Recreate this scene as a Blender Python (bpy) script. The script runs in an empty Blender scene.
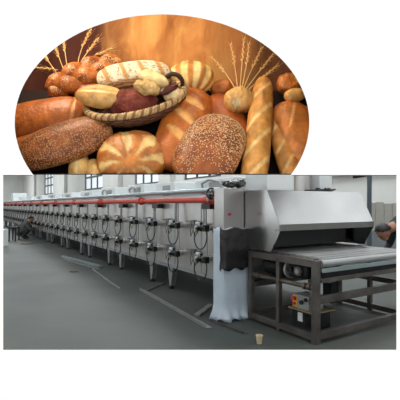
import bpy, bmesh, math, random
from mathutils import Vector, Matrix, noise
PI = math.pi
random.seed(7)
SC = bpy.context.scene
COL = SC.collection

# ------------------------------------------------------------------ materials
def s2l(c):
    return tuple((x/255/12.92 if x/255 <= .04045 else ((x/255+.055)/1.055)**2.4) for x in c)

MATS = {}
def mat(name, rgb, rough=.5, metal=0., var=0., scale=6., bump=0., bscale=40., rgb2=None, emit=0., aniso=None, attr=False, coat=0.):
    if name in MATS: return MATS[name]
    m = bpy.data.materials.new(name); m.use_nodes = True
    nt = m.node_tree; N = nt.nodes; L = nt.links
    b = N['Principled BSDF']
    c = s2l(rgb) + (1,)
    b.inputs['Base Color'].default_value = c
    b.inputs['Roughness'].default_value = rough
    b.inputs['Metallic'].default_value = metal
    b.inputs['Coat Weight'].default_value = coat
    tc = N.new('ShaderNodeTexCoord')
    src = tc.outputs['Object']
    if aniso:
        mp = N.new('ShaderNodeMapping'); mp.inputs['Scale'].default_value = aniso
        L.new(src, mp.inputs['Vector']); src = mp.outputs['Vector']
    if var > 0 or rgb2 or attr:
        nz = N.new('ShaderNodeTexNoise'); nz.inputs['Scale'].default_value = scale; nz.inputs['Detail'].default_value = 6
        L.new(src, nz.inputs['Vector'])
        if attr:
            at = N.new('ShaderNodeAttribute'); at.attribute_name = 'Col'
            mr = N.new('ShaderNodeMapRange'); mr.inputs['From Min'].default_value = .3; mr.inputs['From Max'].default_value = .7
            mr.inputs['To Min'].default_value = 1-var; mr.inputs['To Max'].default_value = 1+var
            L.new(nz.outputs['Fac'], mr.inputs['Value'])
            mx = N.new('ShaderNodeVectorMath'); mx.operation = 'SCALE'
            L.new(at.outputs['Color'], mx.inputs[0]); L.new(mr.outputs['Result'], mx.inputs['Scale'])
            L.new(mx.outputs['Vector'], b.inputs['Base Color'])
        else:
            cr = N.new('ShaderNodeValToRGB')
            a = s2l(rgb2) if rgb2 else tuple(x*(1-var) for x in c[:3])
            z = c[:3] if rgb2 else tuple(min(1, x*(1+var)) for x in c[:3])
            cr.color_ramp.elements[0].position = .32; cr.color_ramp.elements[0].color = tuple(a)+(1,)
            cr.color_ramp.elements[1].position = .68; cr.color_ramp.elements[1].color = tuple(z)+(1,)
            L.new(nz.outputs['Fac'], cr.inputs['Fac']); L.new(cr.outputs['Color'], b.inputs['Base Color'])
    if bump > 0:
        n2 = N.new('ShaderNodeTexNoise'); n2.inputs['Scale'].default_value = bscale; n2.inputs['Detail'].default_value = 4
        L.new(src, n2.inputs['Vector'])
        bp = N.new('ShaderNodeBump'); bp.inputs['Strength'].default_value = bump; bp.inputs['Distance'].default_value = .01
        L.new(n2.outputs['Fac'], bp.inputs['Height']); L.new(bp.outputs['Normal'], b.inputs['Normal'])
    if emit > 0:
        b.inputs['Emission Color'].default_value = c; b.inputs['Emission Strength'].default_value = emit
    MATS[name] = m
    return m

WHITE = mat('white_board', (253,253,253), .8)
DARKTRIM = mat('dark_edge', (60,58,58), .6)
CONC = mat('concrete', (84,86,82), .62, var=.0, scale=.6, bump=.12, bscale=14, rgb2=(58,64,61))
HWALL = mat('hall_wall', (204,203,199), .8, var=.08, scale=.5)
HCEIL = mat('hall_ceiling', (170,172,172), .8)
STEEL = mat('brushed_steel', (176,174,172), .3, 1., var=.10, scale=3, bump=.05, bscale=30)
STEELH = mat('hood_steel', (184,183,182), .2, 1., var=.10, scale=1.6, bump=.10, bscale=2.2)
GALV = mat('galvanised_panel', (200,196,193), .3, .75, var=.14, scale=1.8, bump=.12, bscale=3)
LEGM = mat('leg_paint', (150,152,153), .5, .2, var=.08)
RAILM = mat('aluminium_rail', (170,182,184), .35, .6)
REDP = mat('red_paint', (196,62,44), .45, 0, var=.2, scale=4)
DSTEEL = mat('raw_dark_steel', (100,94,90), .45, .6, var=.3, scale=5, bump=.1)
BLACK = mat('black_rubber', (22,22,24), .5)
BLKM = mat('black_metal', (34,34,37), .35, .4)
BRASS = mat('brass', (170,140,80), .35, .9)
CHROME = mat('chrome', (205,205,205), .22, .9)
WPLAS = mat('white_plastic', (214,216,216), .4)
GPLAS = mat('grey_box', (150,150,148), .45, .2)
FILMW = mat('white_film', (196,208,220), .35, 0, var=.05, scale=5, bump=.6, bscale=9)
FILMB = mat('black_film', (44,42,42), .22, 0, bump=1.0, bscale=16)
FRAMEM = mat('window_frame', (62,66,70), .5)
PANE = mat('window_pane', (205,212,216), .2, emit=.75)
GLOWPANE = mat('added_glow_pane', (235,238,240), .3, emit=1.3)  # emissive, used only on the added out-of-view windows
BELT = mat('belt_steel', (172,171,170), .36, .45, var=.12, scale=3)
SKIN = mat('skin', (168,118,92), .5)
HAIR = mat('dark_hair', (28,24,24), .5, bump=.6, bscale=60)
RED = mat('red_switch', (200,40,45), .4)
YEL = mat('yellow_plate', (205,170,60), .45)
PAPER = mat('paper_cup', (214,196,160), .6)
BREAD = mat('bread_crust', (200,130,70), .4, attr=True, var=.3, scale=22, bump=.4, bscale=60)
BREAD.node_tree.nodes['Principled BSDF'].inputs['Specular IOR Level'].default_value = .35
FLOURED = mat('floured_crust', (220,210,200), .8, attr=True, var=.16, scale=45, bump=.5, bscale=90)
SEED = mat('sesame_seed', (226,190,138), .5)
SEEDD = mat('brown_seed', (196,146,94), .5)
STRAW = mat('wheat_straw', (222,184,120), .55, var=.15, scale=30)
GRAIN = mat('wheat_grain', (220,176,108), .5, var=.2, scale=60)
WICKER = mat('wicker', (196,164,112), .55, var=.35, scale=40, bump=.3, bscale=90)
WICKD = mat('dark_wicker', (62,34,24), .55, var=.3, scale=40)
DCLOTH = mat('dark_brown_cloth', (30,14,10), .95, var=.3, scale=5, bump=.3, bscale=10)
NICHE = mat('niche_board', (48,22,16), .8)

# ------------------------------------------------------------------ object helpers
def tag(o, label=None, cat=None, group=None, kind=None):
    if label: o['label'] = label
    if cat: o['category'] = cat
    if group: o['group'] = group
    if kind: o['kind'] = kind
    return o

def wloc(o):
    v = Vector((0,0,0))
    while o: v += Vector(o.location); o = o.parent
    return v

def empty(name, loc, label, cat, group=None):
    o = bpy.data.objects.new(name, None); COL.objects.link(o); o.location = loc
    o.empty_display_size = .1
    return tag(o, label, cat, group)

def copy_tree(o, parent=None, off=None):
    c = o.copy(); COL.objects.link(c); c.parent = parent
    if off is not None: c.location = Vector(o.location) + Vector(off)
    for ch in o.children: copy_tree(ch, c)
    return c

ICO = {}
class MB:
    def __init__(s, T=None): s.bm = bmesh.new(); s.T = T or (lambda p: Vector(p)); s.mi = 0
    def v(s, p): return s.bm.verts.new(s.T(p))
    def f(s, vs, smooth=True):
        try: f = s.bm.faces.new(vs); f.material_index = s.mi; f.smooth = smooth; return f
        except ValueError: return None
    def box(s, a, b):
        x0,y0,z0 = a; x1,y1,z1 = b
        v = [s.v((x,y,z)) for z in (z0,z1) for y in (y0,y1) for x in (x0,x1)]
        for q in ((0,1,3,2),(4,5,7,6),(0,1,5,4),(2,3,7,6),(0,2,6,4),(1,3,7,5)): s.f([v[i] for i in q])
        return s
    def prism(s, pts, y0, y1, axis='y'):      # pts are (x,z) outlines extruded along y
        def P(p, y): return (p[0], y, p[1]) if axis == 'y' else ((y, p[0], p[1]) if axis == 'x' else (p[0], p[1], y))
        a = [s.v(P(p, y0)) for p in pts]; b = [s.v(P(p, y1)) for p in pts]; n = len(pts)
        s.f(a); s.f(b)
        for i in range(n): s.f([a[i], a[(i+1)%n], b[(i+1)%n], b[i]])
        return s
    def tube(s, path, r, n=10, cap=True, closed=False):
        path = [s.T(p) for p in path]; rs = r if isinstance(r, (list, tuple)) else [r]*len(path)
        rings = []; m = len(path); up = None
        for i, p in enumerate(path):
            if closed: d = path[(i+1)%m] - path[i-1]
            else: d = path[min(i+1, m-1)] - path[max(i-1, 0)]
            if d.length < 1e-9: d = Vector((0,0,1))
            d.normalize()
            if up is None:
                up = Vector((0,0,1)) if abs(d.z) < .9 else Vector((1,0,0))
            a = d.cross(up)
            if a.length < 1e-6: a = d.cross(Vector((0,1,0)))
            a.normalize(); b = a.cross(d); b.normalize(); up = b
            rings.append([s.bm.verts.new(p + (a*math.cos(2*PI*k/n) + b*math.sin(2*PI*k/n))*rs[i]) for k in range(n)])
        for i in range(m if closed else m-1):
            A = rings[i]; B = rings[(i+1)%m]
            for k in range(n): s.f([A[k], A[(k+1)%n], B[(k+1)%n], B[k]])
        if cap and not closed: s.f(rings[0][::-1]); s.f(rings[-1])
        return s
    def cyl(s, a, b, r, n=20, r2=None): return s.tube([a, b], [r, r if r2 is None else r2], n)
    def lathe(s, prof, c, n=24):              # prof (r,z)
        rings = [[s.v((c[0]+r*math.cos(2*PI*k/n), c[1]+r*math.sin(2*PI*k/n), c[2]+z)) for k in range(n)] for r, z in prof]
        for A, B in zip(rings, rings[1:]):
            for k in range(n): s.f([A[k], A[(k+1)%n], B[(k+1)%n], B[k]])
        s.f(rings[0][::-1]); s.f(rings[-1])
        return s
    def ball(s, c, r, sub=2, sc=(1,1,1), R=None):
        if sub not in ICO:
            t = bmesh.new(); bmesh.ops.create_icosphere(t, subdivisions=sub, radius=1); t.verts.index_update()
            ICO[sub] = ([w.co.copy() for w in t.verts], [[w.index for w in f.verts] for f in t.faces]); t.free()
        vs_, c = [], Vector(c)
        for w in ICO[sub][0]:
            q = Vector((w.x*sc[0]*r, w.y*sc[1]*r, w.z*sc[2]*r))
            if R: q = R @ q
            vs_.append(s.bm.verts.new(s.T(c+q)))
        for f in ICO[sub][1]: g = s.bm.faces.new([vs_[i] for i in f]); g.material_index = s.mi; g.smooth = True
        return s
    def build(s, name, m, parent=None, origin=None, bevel=0, kind=None, sharp=35, recalc=True):
        if recalc: bmesh.ops.recalc_face_normals(s.bm, faces=s.bm.faces)
        if origin is None:
            if parent: origin = wloc(parent)
            else:
                xs = [w.co.x for w in s.bm.verts]; ys = [w.co.y for w in s.bm.verts]; zs = [w.co.z for w in s.bm.verts]
                origin = Vector(((min(xs)+max(xs))/2, (min(ys)+max(ys))/2, min(zs)))
        origin = Vector(origin)
        for w in s.bm.verts: w.co -= origin
        me = bpy.data.meshes.new(name); s.bm.to_mesh(me); s.bm.free()
        for x in (m if isinstance(m, (list, tuple)) else [m]): me.materials.append(x)
        me.set_sharp_from_angle(angle=math.radians(sharp))
        o = bpy.data.objects.new(name, me); COL.objects.link(o)
        o.location = origin - (wloc(parent) if parent else Vector((0,0,0)))
        if parent: o.parent = parent
        if bevel:
            b = o.modifiers.new('bevel', 'BEVEL'); b.width = bevel; b.segments = 2; b.limit_method = 'ANGLE'
        if kind: o['kind'] = kind
        return o

# ------------------------------------------------------------------ camera
CZ = 1.5
cam = bpy.data.cameras.new('camera'); co = bpy.data.objects.new('camera', cam); COL.objects.link(co)
co.location = (0,0,CZ); co.rotation_euler = (PI/2,0,0)
cam.sensor_width = 36; cam.lens = 36; cam.shift_y = 5/400; cam.clip_start = .05; cam.clip_end = 300
SC.camera = co

# ------------------------------------------------------------------ white display wall with two openings
W0, W1 = 1.50, 1.53
def px(x, Y=W0): return (x-200)/400*Y
def pz(y, Y=W0): return CZ + (205-y)/400*Y
ZT, ZM, ZB = pz(14.3), pz(175), pz(349.8)
ECX, ECZ, EA, EB = px(162), pz(122.4), 147.3/400*W0, 108/400*W0
XL, XR = px(3.2), px(396.4)
levels = []
N_ = 72
for i in range(N_+1):                          # oval above, bottom cut at ZM
    z = ZM + (ZT-ZM)*(1-math.cos(PI/2*i/N_)) if False else ZM + (ZT-ZM)*math.sin(PI/2*i/N_)
    w = EA*math.sqrt(max(0, 1-((z-ECZ)/EB)**2))
    levels.append((z, ECX-w, ECX+w))
levels = [(ZB, XL, XR), (ZM, XL, XR)] + levels
XO0, XO1, ZO1 = -5.2, 11.6, 5.0
m = MB()
def ring(Y, g):
    out = []
    for z, l, r in levels:
        zz = z + (g*(z-ZM)/(ZT-ZM) if z > ZM else (-g if z <= ZB+1e-6 else 0))
        out.append((zz, l-g, r+g))
    return out
for Y, g, flip in ((W0, 0, 0), (W1, .022, 1)):
    lv = ring(Y, g)
    L = [m.v((XO0, Y, z)) for z, l, r in lv]; R = [m.v((XO1, Y, z)) for z, l, r in lv]
    l_ = [m.v((l, Y, z)) for z, l, r in lv]; r_ = [m.v((r, Y, z)) for z, l, r in lv]
    for i in range(len(lv)-1):
        if i == 1: 
            m.f([L[1], l_[1], l_[2], L[2]]) ; continue
        m.f([L[i], l_[i], l_[i+1], L[i+1]], False); m.f([r_[i], R[i], R[i+1], r_[i+1]], False)
    b0 = [m.v((XO0, Y, 0)), m.v((XO1, Y, 0))]; t0 = [m.v((XO0, Y, ZO1)), m.v((XO1, Y, ZO1))]
    m.f([b0[0], b0[1], R[0], r_[0], l_[0], L[0]], False)
    m.f([L[-1], l_[-1], r_[-1], R[-1], t0[1], t0[0]], False)
    if not flip: keep = (l_, r_)
    else:
        m.mi = 1
        for A, B in ((keep[0], l_), (keep[1], r_)):
            for i in range(len(lv)-1):
                m.f([A[i], A[i+1], B[i+1], B[i]], False)
        m.f([keep[0][0], keep[1][0], r_[0], l_[0]], False)
o = m.build('wall_front', [WHITE, DARKTRIM], kind='structure', recalc=False)

# front apron of floor in front of the display wall
MB().box((-6,-3,-.05), (12,W0,0)).build('floor_showroom', mat('pale_floor', (235,235,235), .6), kind='structure')

# ------------------------------------------------------------------ hall (u runs away to the left along the oven, v across)
P0 = Vector((1.24, 4.27, 0)); UU = Vector((-.53, .848, 0)); VV = Vector((.848, .53, 0))
def H(p): return P0 + UU*p[0] + VV*p[1] + Vector((0,0,p[2]))
VW, UE, VL = 6.4, 65, -6.5
def clipx(v): # u where the line v=const meets Y=W1
    return (W1 - P0.y - VV.y*v)/UU.y
c1, c2 = H((clipx(VW), VW, 0)), H((clipx(VL), VL, 0)); c3, c4 = H((UE, VL, 0)), H((UE, VW, 0))
m = MB(); m.prism([(c.x, c.y) for c in (c1, c2, c3, c4)], -.05, 0, axis='z'); m.build('floor', CONC, kind='structure')
m = MB(); m.prism([(c.x, c.y) for c in (c1, c2, c3, c4)], 8, 8.1, axis='z'); m.build('ceiling', HCEIL, kind='structure')
m = MB(); m.box((XO0, W1, ZO1), (XO1, W1+.05, 8)); m.build('wall_above', HWALL, kind='structure')
MB(H).box((clipx(VL), VL-.2, 0), (UE, VL, 8)).build('wall_left', HWALL, kind='structure')
MB(H).box((UE, VL, 0), (UE+.2, VW, 8)).build('wall_far', HWALL, kind='structure')
# right wall with window holes
wins = [(10.9, 14.1), (16.9, 20.3), (26.4, 31.2), (43.4, 48.4)]
ZS, ZH = 2.72, 6.2
m = MB(H); u = clipx(VW)
for a, b in wins:
    m.box((u, VW, 0), (a, VW+.3, 8)); m.box((a, VW, 0), (b, VW+.3, ZS)); m.box((a, VW, ZH), (b, VW+.3, 8)); u = b
m.box((u, VW, 0), (UE, VW+.3, 8))
m.build('wall_right', HWALL, kind='structure')
for i, (a, b) in enumerate(wins):
    m = MB(H); t = .14 if i > 1 else .09
    v0, v1 = VW+.08, VW+.16
    m.box((a, v0, ZS), (b, v1, ZS+t)); m.box((a, v0, ZH-t), (b, v1, ZH))
    nn = 3
    for k in range(nn+1):
        c = a + (b-a)*k/nn; m.box((max(a, c-t/2), v0, ZS), (min(b, c+t/2), v1, ZH))
    for k in (1, 2, 3): c = ZS+(ZH-ZS)*k/4+.2; m.box((a, v0, c-t/2), (b, v1, c+t/2))
    w = m.build('window_%d' % (i+1), FRAMEM, kind='structure')
    MB(H).box((a, v1, ZS), (b, v1+.02, ZH)).build('pane', PANE, w)
for i, (a, b) in enumerate(((-5, -.5), (.6, 5.2))):  # unseen glowing windows, added for the hood steel to reflect
    w = MB(H).box((a, VW-.06, 2.9), (b, VW-.02, 6.8)).build('window_%d' % (i+5), GLOWPANE, kind='structure')
    m = MB(H)
    for k in range(6): c = a+(b-a)*k/5; m.box((c-.04, VW-.09, 2.9), (c+.04, VW-.03, 6.8))
    for k in range(6): c = 2.9+3.9*k/5; m.box((a, VW-.09, c-.04), (b, VW-.03, c+.04))
    m.build('window_frame', FRAMEM, w)
for i, (a, b) in enumerate(((1.2, 4.8), (5.4, 9.0), (9.6, 13.2), (15.5, 20), (23, 28), (32, 37))):  # more unseen glowing windows, added to brighten the oven side and film
    w = MB(H).box((a, VL+.02, .9), (b, VL+.06, 5.4)).build('window_%d' % (i+7), GLOWPANE, kind='structure')
    m = MB(H)
    for k in range(6): c = a+(b-a)*k/5; m.box((c-.04, VL+.03, .9), (c+.04, VL+.09, 5.4))
    for k in range(5): c = .9+4.5*k/4; m.box((a, VL+.03, c-.04), (b, VL+.09, c+.04))
    m.build('window_frame', FRAMEM, w)
for i, c in enumerate((8.6, 15.4, 22.8, 37.5, 54)):
    MB(H).box((c-.45, VW-.3, 0), (c+.45, VW, 8)).build('trim_%d' % (i+1), HWALL, kind='structure')
m = MB(H); m.box((-4, VW-.12, 2.35), (9.5, VW, 2.5)); m.build('trim_6', mat('pinkish_band', (196,182,180), .6), kind='structure')

# ---- tunnel oven
UO0, UO1 = 1.60, 30.0
oven = empty('tunnel_oven', H((UO0, 0, 0)), 'very long galvanised steel tunnel baking oven with two rows of gas burners on its side', 'oven')
m = MB(H)
m.box((UO0, 0, .42), (UO1, 1.8, 1.66))
m.build('body', GALV, oven, bevel=.004)
def series(name, mt, k, step, end, mk):
    k0 = k; o = mk(MB(H), k).build(name, mt, oven, origin=H((k, 0, 0))); k += step
    while k < end: copy_tree(o, oven, UU*(k-k0)); k += step
series('seam_strip', RAILM, UO0+.7, .86, UO1-.2, lambda m, k: m.box((k-.012, -.008, .45), (k+.012, -.001, 1.5)))
MB(H).box((UO0, -.02, 1.50), (UO1, .02, 1.62)).build('cable_channel', GALV, oven)
MB(H).box((UO0, -.05, 1.66), (UO1, 1.85, 1.70)).build('roof_sheet', RAILM, oven)
MB(H).box((UO0-.02, -.015, .40), (UO1, 0.03, .45)).build('bottom_skirt', LEGM, oven)
# rail + red gas pipe
MB(H).cyl((UO0-.02, -.13, 1.715), (UO1, -.13, 1.715), .035, 12).build('rail', RAILM, oven)
series('rail_bracket', GPLAS, UO0+.5, 1.25, UO1, lambda m, k: m.box((k-.02, -.13, 1.66), (k+.02, .02, 1.70)))
gp = MB(H).cyl((UO0-.02, -.12, 1.575), (UO1, -.12, 1.575), .043, 14).build('gas_pipe', REDP, oven)
k = 1.83
while k < UO1:
    mm = MB(H); mm.cyl((k-.02, -.12, 1.575), (k+.02, -.12, 1.575), .075, 14).cyl((k-.16, -.12, 1.575), (k+.16, -.12, 1.575), .056, 14)
    mm.cyl((k, -.12, 1.575), (k, -.0, 1.575), .045, 12)
    mm.build('pipe_flange', REDP, gp); k += 2.5
k = 1.98; first = None
while k < UO1:
    if first is None:
        first = MB(H).box((k-.13, -.14, 1.44), (k+.1, -.02, 1.52)).build('hanger_bracket', BLKM, oven, origin=H((k, -.1, 1.5))); k0 = k
    else: copy_tree(first, oven, UU*(k-k0))
    k += 1.72
# legs, in pairs at the module joints
leg0 = None
def leg_mesh(u):
    m = MB(H)
    prof = [(-.105, .42), (.105, .42), (.034, .05), (-.034, .05)]
    a = [m.v((u+x, .05, z)) for x, z in prof]; b = [m.v((u+x, .056+.05, z)) for x, z in prof]
    m.f(a); m.f(b)
    for i in range(4): m.f([a[i], a[(i+1)%4], b[(i+1)%4], b[i]])
    for sx in (-1, 1):
        A = [m.v((u+sx*x, .05, z)) for x, z in ((.105, .42), (.099, .42), (.028, .05), (.034, .05))]
        B = [m.v((u+sx*x, .14, z)) for x, z in ((.105, .42), (.099, .42), (.028, .05), (.034, .05))]
        m.f(A); m.f(B)
        for i in range(4): m.f([A[i], A[(i+1)%4], B[(i+1)%4], B[i]])
    return m
us = []
k = 3.83
while k < UO1-.4: us += [k-.4, k+.4]; k += 2.5
for k in us:
    if leg0 is None:
        leg0 = leg_mesh(k).build('leg', LEGM, oven, origin=H((k, .08, 0))); lk = k
        MB(H).lathe([(.055, .0), (.055, .02), (.02, .03), (.02, .06)], (k, .08, 0), 14).build('foot', BLKM, leg0)
    else: copy_tree(leg0, oven, UU*(k-lk))
    copy_tree(leg0, oven, UU*(k-lk)+VV*1.6)
# burners
def burner(u, z):
    K = 1.22
    T0 = lambda p: H((u+(p[0]-u)*K, p[1]*K, z+(p[2]-z)*K))
    b = MB(T0)
    b.cyl((u, 0, z), (u, -.05, z), .055, 16)                  # flange plate
    b.cyl((u, -.04, z), (u, -.12, z), .026, 12)
    b.box((u-.05, -.14, z-.03), (u+.05, -.09, z+.03))
    o = b.build('burner', CHROME, oven, origin=H((u, 0, z)))
    q = MB(T0); q.cyl((u-.085, -.13, z+.0), (u+.06, -.13, z+.0), .026, 12); q.box((u-.13, -.16, z-.045), (u-.08, -.1, z+.03))
    q.cyl((u, -.13, z-.05), (u, -.13, z+.06), .022, 10)
    q.cyl((u+.02, -.13, z-.02), (u+.02, -.19, z-.02), .03, 12)
    q.build('valve', BLKM, o)
    q = MB(T0); q.cyl((u+.045, -.12, z+.045), (u+.125, -.12, z+.045), .024, 12); q.box((u+.07, -.15, z-.05), (u+.12, -.1, z+.015))
    q.build('igniter', WPLAS, o)
    q = MB(T0); q.cyl((u+.015, -.17, z-.045), (u+.015, -.2, z-.045), .022, 10); q.build('knob', BRASS, o)
    q = MB(T0); pts = []
    for i in range(25):
        a = PI*.62 + 2*PI*.86*i/24*1.0
        pts.append((u-.0+.155*math.cos(a+.2)*.9, -.13-.02*math.sin(i/24*PI), z-.12+.145*math.sin(a+.2)))
    q.tube(pts, .0095, 6); q.build('hose', BLACK, o)
    return o
def riser(u):
    q = MB(H)
    for d in (-.025, .035): q.cyl((u+d, -.09, 1.215), (u+d, -.09, 1.545), .011, 8)
    return q.build('riser_pipe', LEGM, oven, origin=H((u, -.09, 1.2)))
def bracket(u, z):
    q = MB(H); q.box((u-.06, -.06, z-.0), (u+.06, -.005, z+.06)); q.tube([(u+.0, -.04, z), (u-.01, -.05, z-.1), (u+.04, -.06, z-.2), (u+.07, -.05, z-.1), (u+.05, -.04, z)], .008, 6)
    q.box((u-.22, -.045, z+.03), (u+.22, -.03, z+.045))
    q.tube([(u-.2, -.03, z+.03), (u-.17, -.06, z-.12), (u-.08, -.06, z-.2), (u+.0, -.05, z-.06), (u+.02, -.03, z+.03)], .007, 6)
    return q.build('wiring_box', mat('dark_grey_box', (104,104,106), .45, .2), oven, origin=H((u, 0, z)))
ub = 2.05
B1, B2, RR, K1, K2 = burner(ub, 1.17), burner(ub, .71), riser(ub), bracket(ub+.43, 1.20), bracket(ub+.43, .74)
n = 1
while ub + .86*n < UO1-.1:
    off = UU*.86*n
    for s_ in (B1, B2, RR): copy_tree(s_, oven, off)
    if .86*(n+1)+ub < UO1: copy_tree(K1, oven, off); copy_tree(K2, oven, off)
    n += 1
series('lower_feed_pipe', LEGM, ub, .86, UO1-.1, lambda m, k: m.cyl((k+.005, -.05, .76), (k+.005, -.05, 1.12), .009, 6))

# roof boxes on the oven
def roofbox(u, v0, v1, w, h, label, win=True, pipe=True):
    r = empty('exhaust_unit', H((u, v0, 1.70)), label, 'exhaust unit', 'exhaust units on the oven roof')
    MB(H).box((u-w/2, v0, 1.70), (u+w/2, v1, 1.70+h)).build('housing', WPLAS, r, bevel=.01)
    MB(H).box((u-w/2-.03, v0-.03, 1.70), (u+w/2+.03, v1+.03, 1.735)).build('base_flange', RAILM, r)
    if pipe:
        q = MB(H); q.tube([(u+w*.2, v0-.05, 1.76), (u+w*.2, v0-.07, 1.85), (u, v0-.08, 1.9), (u-w*.25, v0-.07, 1.86), (u-w*.32, v0-.05, 1.76)], .02, 8)
        q.build('pipe', GPLAS, r)
    if win:
        MB(H).box((u-w*.3, v0-.006, 1.78), (u+w*.1, v0+.01, 1.70+h*.75)).build('vent_panel', GPLAS, r)
    return r
names = ['nearest the control cabinet', 'second from the control cabinet', 'third from the control cabinet', 'fourth from the control cabinet',
         'fifth from the control cabinet', 'sixth from the control cabinet', 'seventh from the control cabinet', 'eighth from the control cabinet',
         'ninth from the control cabinet', 'tenth from the control cabinet', 'at the far left end of the oven']
for i, (u, w, h) in enumerate(((2.35, 1.1, .22), (4.05, .8, .24), (5.5, .95, .26), (7.4, 1.1, .26), (9.4, 1.2, .24), (11.8, 1.4, .24), (14.4, 1.4, .26), (17.2, 1.5, .26), (20, 1.5, .26), (23, 1.5, .28), (26.8, 1.1, .6))):
    roofbox(u, .25, 1.1, w, h, 'white exhaust housing on the oven roof, %s' % names[i], win=(i < 8), pipe=(i in (0, 2, 3)))

# large pale exhaust duct behind the hood
ex = empty('exhaust_duct', H((1.5, 1.1, 1.70)), 'big pale grey exhaust duct standing on the oven roof behind the steel hood', 'duct')
MB(H).box((1.26, .42, 1.70), (1.74, .95, 2.7)).build('duct_box', WPLAS, ex, bevel=.015)
MB(H).cyl((1.5, 1.22, 1.70), (1.5, 1.22, 3.2), .22, 28).build('flue', GALV, ex)
MB(H).box((1.26, 1.48, 1.70), (1.74, 1.78, 2.5)).build('side_housing', WPLAS, ex, bevel=.015)
m = MB(H); m.tube([(1.15, 1.05, 1.708), (1.14, 1.25, 1.712), (1.16, 1.4, 1.72), (1.15, 1.6, 1.722), (1.14, 1.7, 1.74)], [.012, .02, .022, .02, .012], 8)
for q in range(5): m.ball((1.15+.03*math.sin(q*2), 1.3+.08*q, 1.745), .02, 1, (1, 1.2, .8))
tag(m.build('crumpled_cloth', BLACK), 'strip of crumpled black cloth lying on top of the steel hood at its right end', 'cloth')

# ---- hood
hood = empty('oven_hood', H((.9, .9, .93)), 'large brushed stainless steel outlet hood over the conveyor end', 'hood')
prof = [(.78, 1.685), (1.21, 1.685), (1.21, .93), (.71, .93), (.56, 1.19), (.56, 1.265)]
for v in (0, 1.79): MB(H).prism(prof, v, v+.012).build('side_plate', STEELH, hood)
MB(H).prism([(.785, 1.685), (1.21, 1.685), (1.21, 1.67), (.79, 1.67)], .0121, 1.7899).build('top_plate', STEELH, hood)
MB(H).prism([(.56, 1.265), (.775, 1.685), (.79, 1.68), (.575, 1.262)], .0121, 1.7899).build('front_plate', STEELH, hood)
MB(H).prism([(.553, 1.19), (.553, 1.268), (.566, 1.268), (.566, 1.205), (.64, 1.205), (.64, 1.19)], -.004, 1.806).build('lip', mat('lip_steel', (150,148,146), .34, 1., var=.08), hood)
MB(H).box((1.18, .013, .93), (1.205, 1.788, 1.66)).build('inner_back', BLKM, hood)
MB(H).box((.95, .1, .95), (.97, 1.7, 1.24)).build('curtain', BLACK, hood)
MB(H).box((.64, .013, 1.26), (1.18, 1.787, 1.275)).build('inner_baffle', DSTEEL, hood)

# link panel between hood and oven
MB(H).box((1.215, .07, .42), (1.595, 1.8, 1.695)).build('link_panel', mat('link_steel', (120,116,114), .35, .9, var=.1), oven)

# ---- control cabinet wrapped in film
cab = empty('control_cabinet', H((1.33, -.14, 0)), 'tall stainless control cabinet wrapped in white and black film beside the hood', 'cabinet')
MB(H).box((1.225, -.34, 0.02), (1.44, .06, 1.72)).build('body', STEEL, cab, bevel=.006)
def film(z0, z1, du, name, mt, flare=0, amp=.006, u0=1.225, u1=1.44, nz=26, seed=0):
    m = MB(H); rings = []
    base = []
    nn = 14
    for i in range(nn): base.append((u1+(u0-u1)*i/nn, -.34, 0, -1))
    base[-1] = base[-1][:2] + (-.5, -.8)
    for i in range(nn+1): base.append((u0, -.34+.40*i/nn, -1, -.5 if i == 0 else (.5 if i == nn else 0)))
    for i in range(1, 4): base.append((u0+(u1-u0)*.12*i/3, .06, 0, 1))
    cx, cv = (u0+u1)/2, -.14
    for j in range(nz+1):
        t = j/nz; z = z0+(z1-z0)*t; row = []
        for i, (a, b, na_, nb_) in enumerate(base):
            k = noise.noise(Vector((i*.45+seed, z*5, seed)))*amp*2
            fl = flare*max(0, 1-t*6)**1.5*(1+.6*math.sin(i*1.3))
            g = du + abs(k) + fl
            zz = z
            if j == 0: zz += .02*math.sin(i*.9+seed)+.012*noise.noise(Vector((i, seed, 0)))
            if j == nz: zz += .015*math.sin(i*.6+seed)
            row.append(m.v((a+na_*g, b+nb_*g, max(.004, zz))))
        rings.append(row)
    for A, B in zip(rings, rings[1:]):
        for i in range(len(base)-1): m.f([A[i], A[i+1], B[i+1], B[i]])
    o = m.build(name, mt, cab, sharp=80)
    s = o.modifiers.new('solid', 'SOLIDIFY'); s.thickness = .002
    return o
film(.012, 1.2, .012, 'white_film', FILMW, flare=.05, amp=.007, seed=3)
film(.665, 1.2, .034, 'black_film', FILMB, amp=.012, u1=1.25, seed=9)
MB(H).cyl((1.225, -.25, 1.38), (1.205, -.25, 1.38), .018, 16).build('red_button', RED, cab)
MB(H).box((1.221, .03, 1.2), (1.227, .036, 1.70)).build('door_gap', BLKM, cab)
# bag and handwheel on top
m = MB(H); m.ball((1.34, -.08, 1.765), .13, 3, (.9, 1.25, .42))
for w in m.bm.verts:
    d = noise.noise(w.co*14)*.05+noise.noise(w.co*35)*.02; w.co += Vector((d, d*.5, max(d*.8, -.01)))
zmin = min(w.co.z for w in m.bm.verts)
for w in m.bm.verts: w.co.z += 1.722-zmin
tag(m.build('plastic_bag', FILMB, sharp=30), 'crumpled black plastic bag lying on top of the film-wrapped control cabinet', 'bag')
hw = empty('hand_wheel', H((1.8, -.24, 1.60)), 'dark round valve hand wheel at the near end of the red gas pipe', 'hand wheel')
m = MB(H); m.tube([(1.72+.0, -.2+.075*math.cos(a*2*PI/24), 1.66+.075*math.sin(a*2*PI/24)) for a in range(24)], .011, 8, closed=True); m.build('rim', BLKM, hw)
m = MB(H)
for a in range(3):
    c, s_ = math.cos(a*PI/3+.3)*.072, math.sin(a*PI/3+.3)*.072
    m.cyl((1.72, -.2-c, 1.66-s_), (1.72, -.2+c, 1.66+s_), .007, 6)
m.build('spoke', BLKM, hw)
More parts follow.
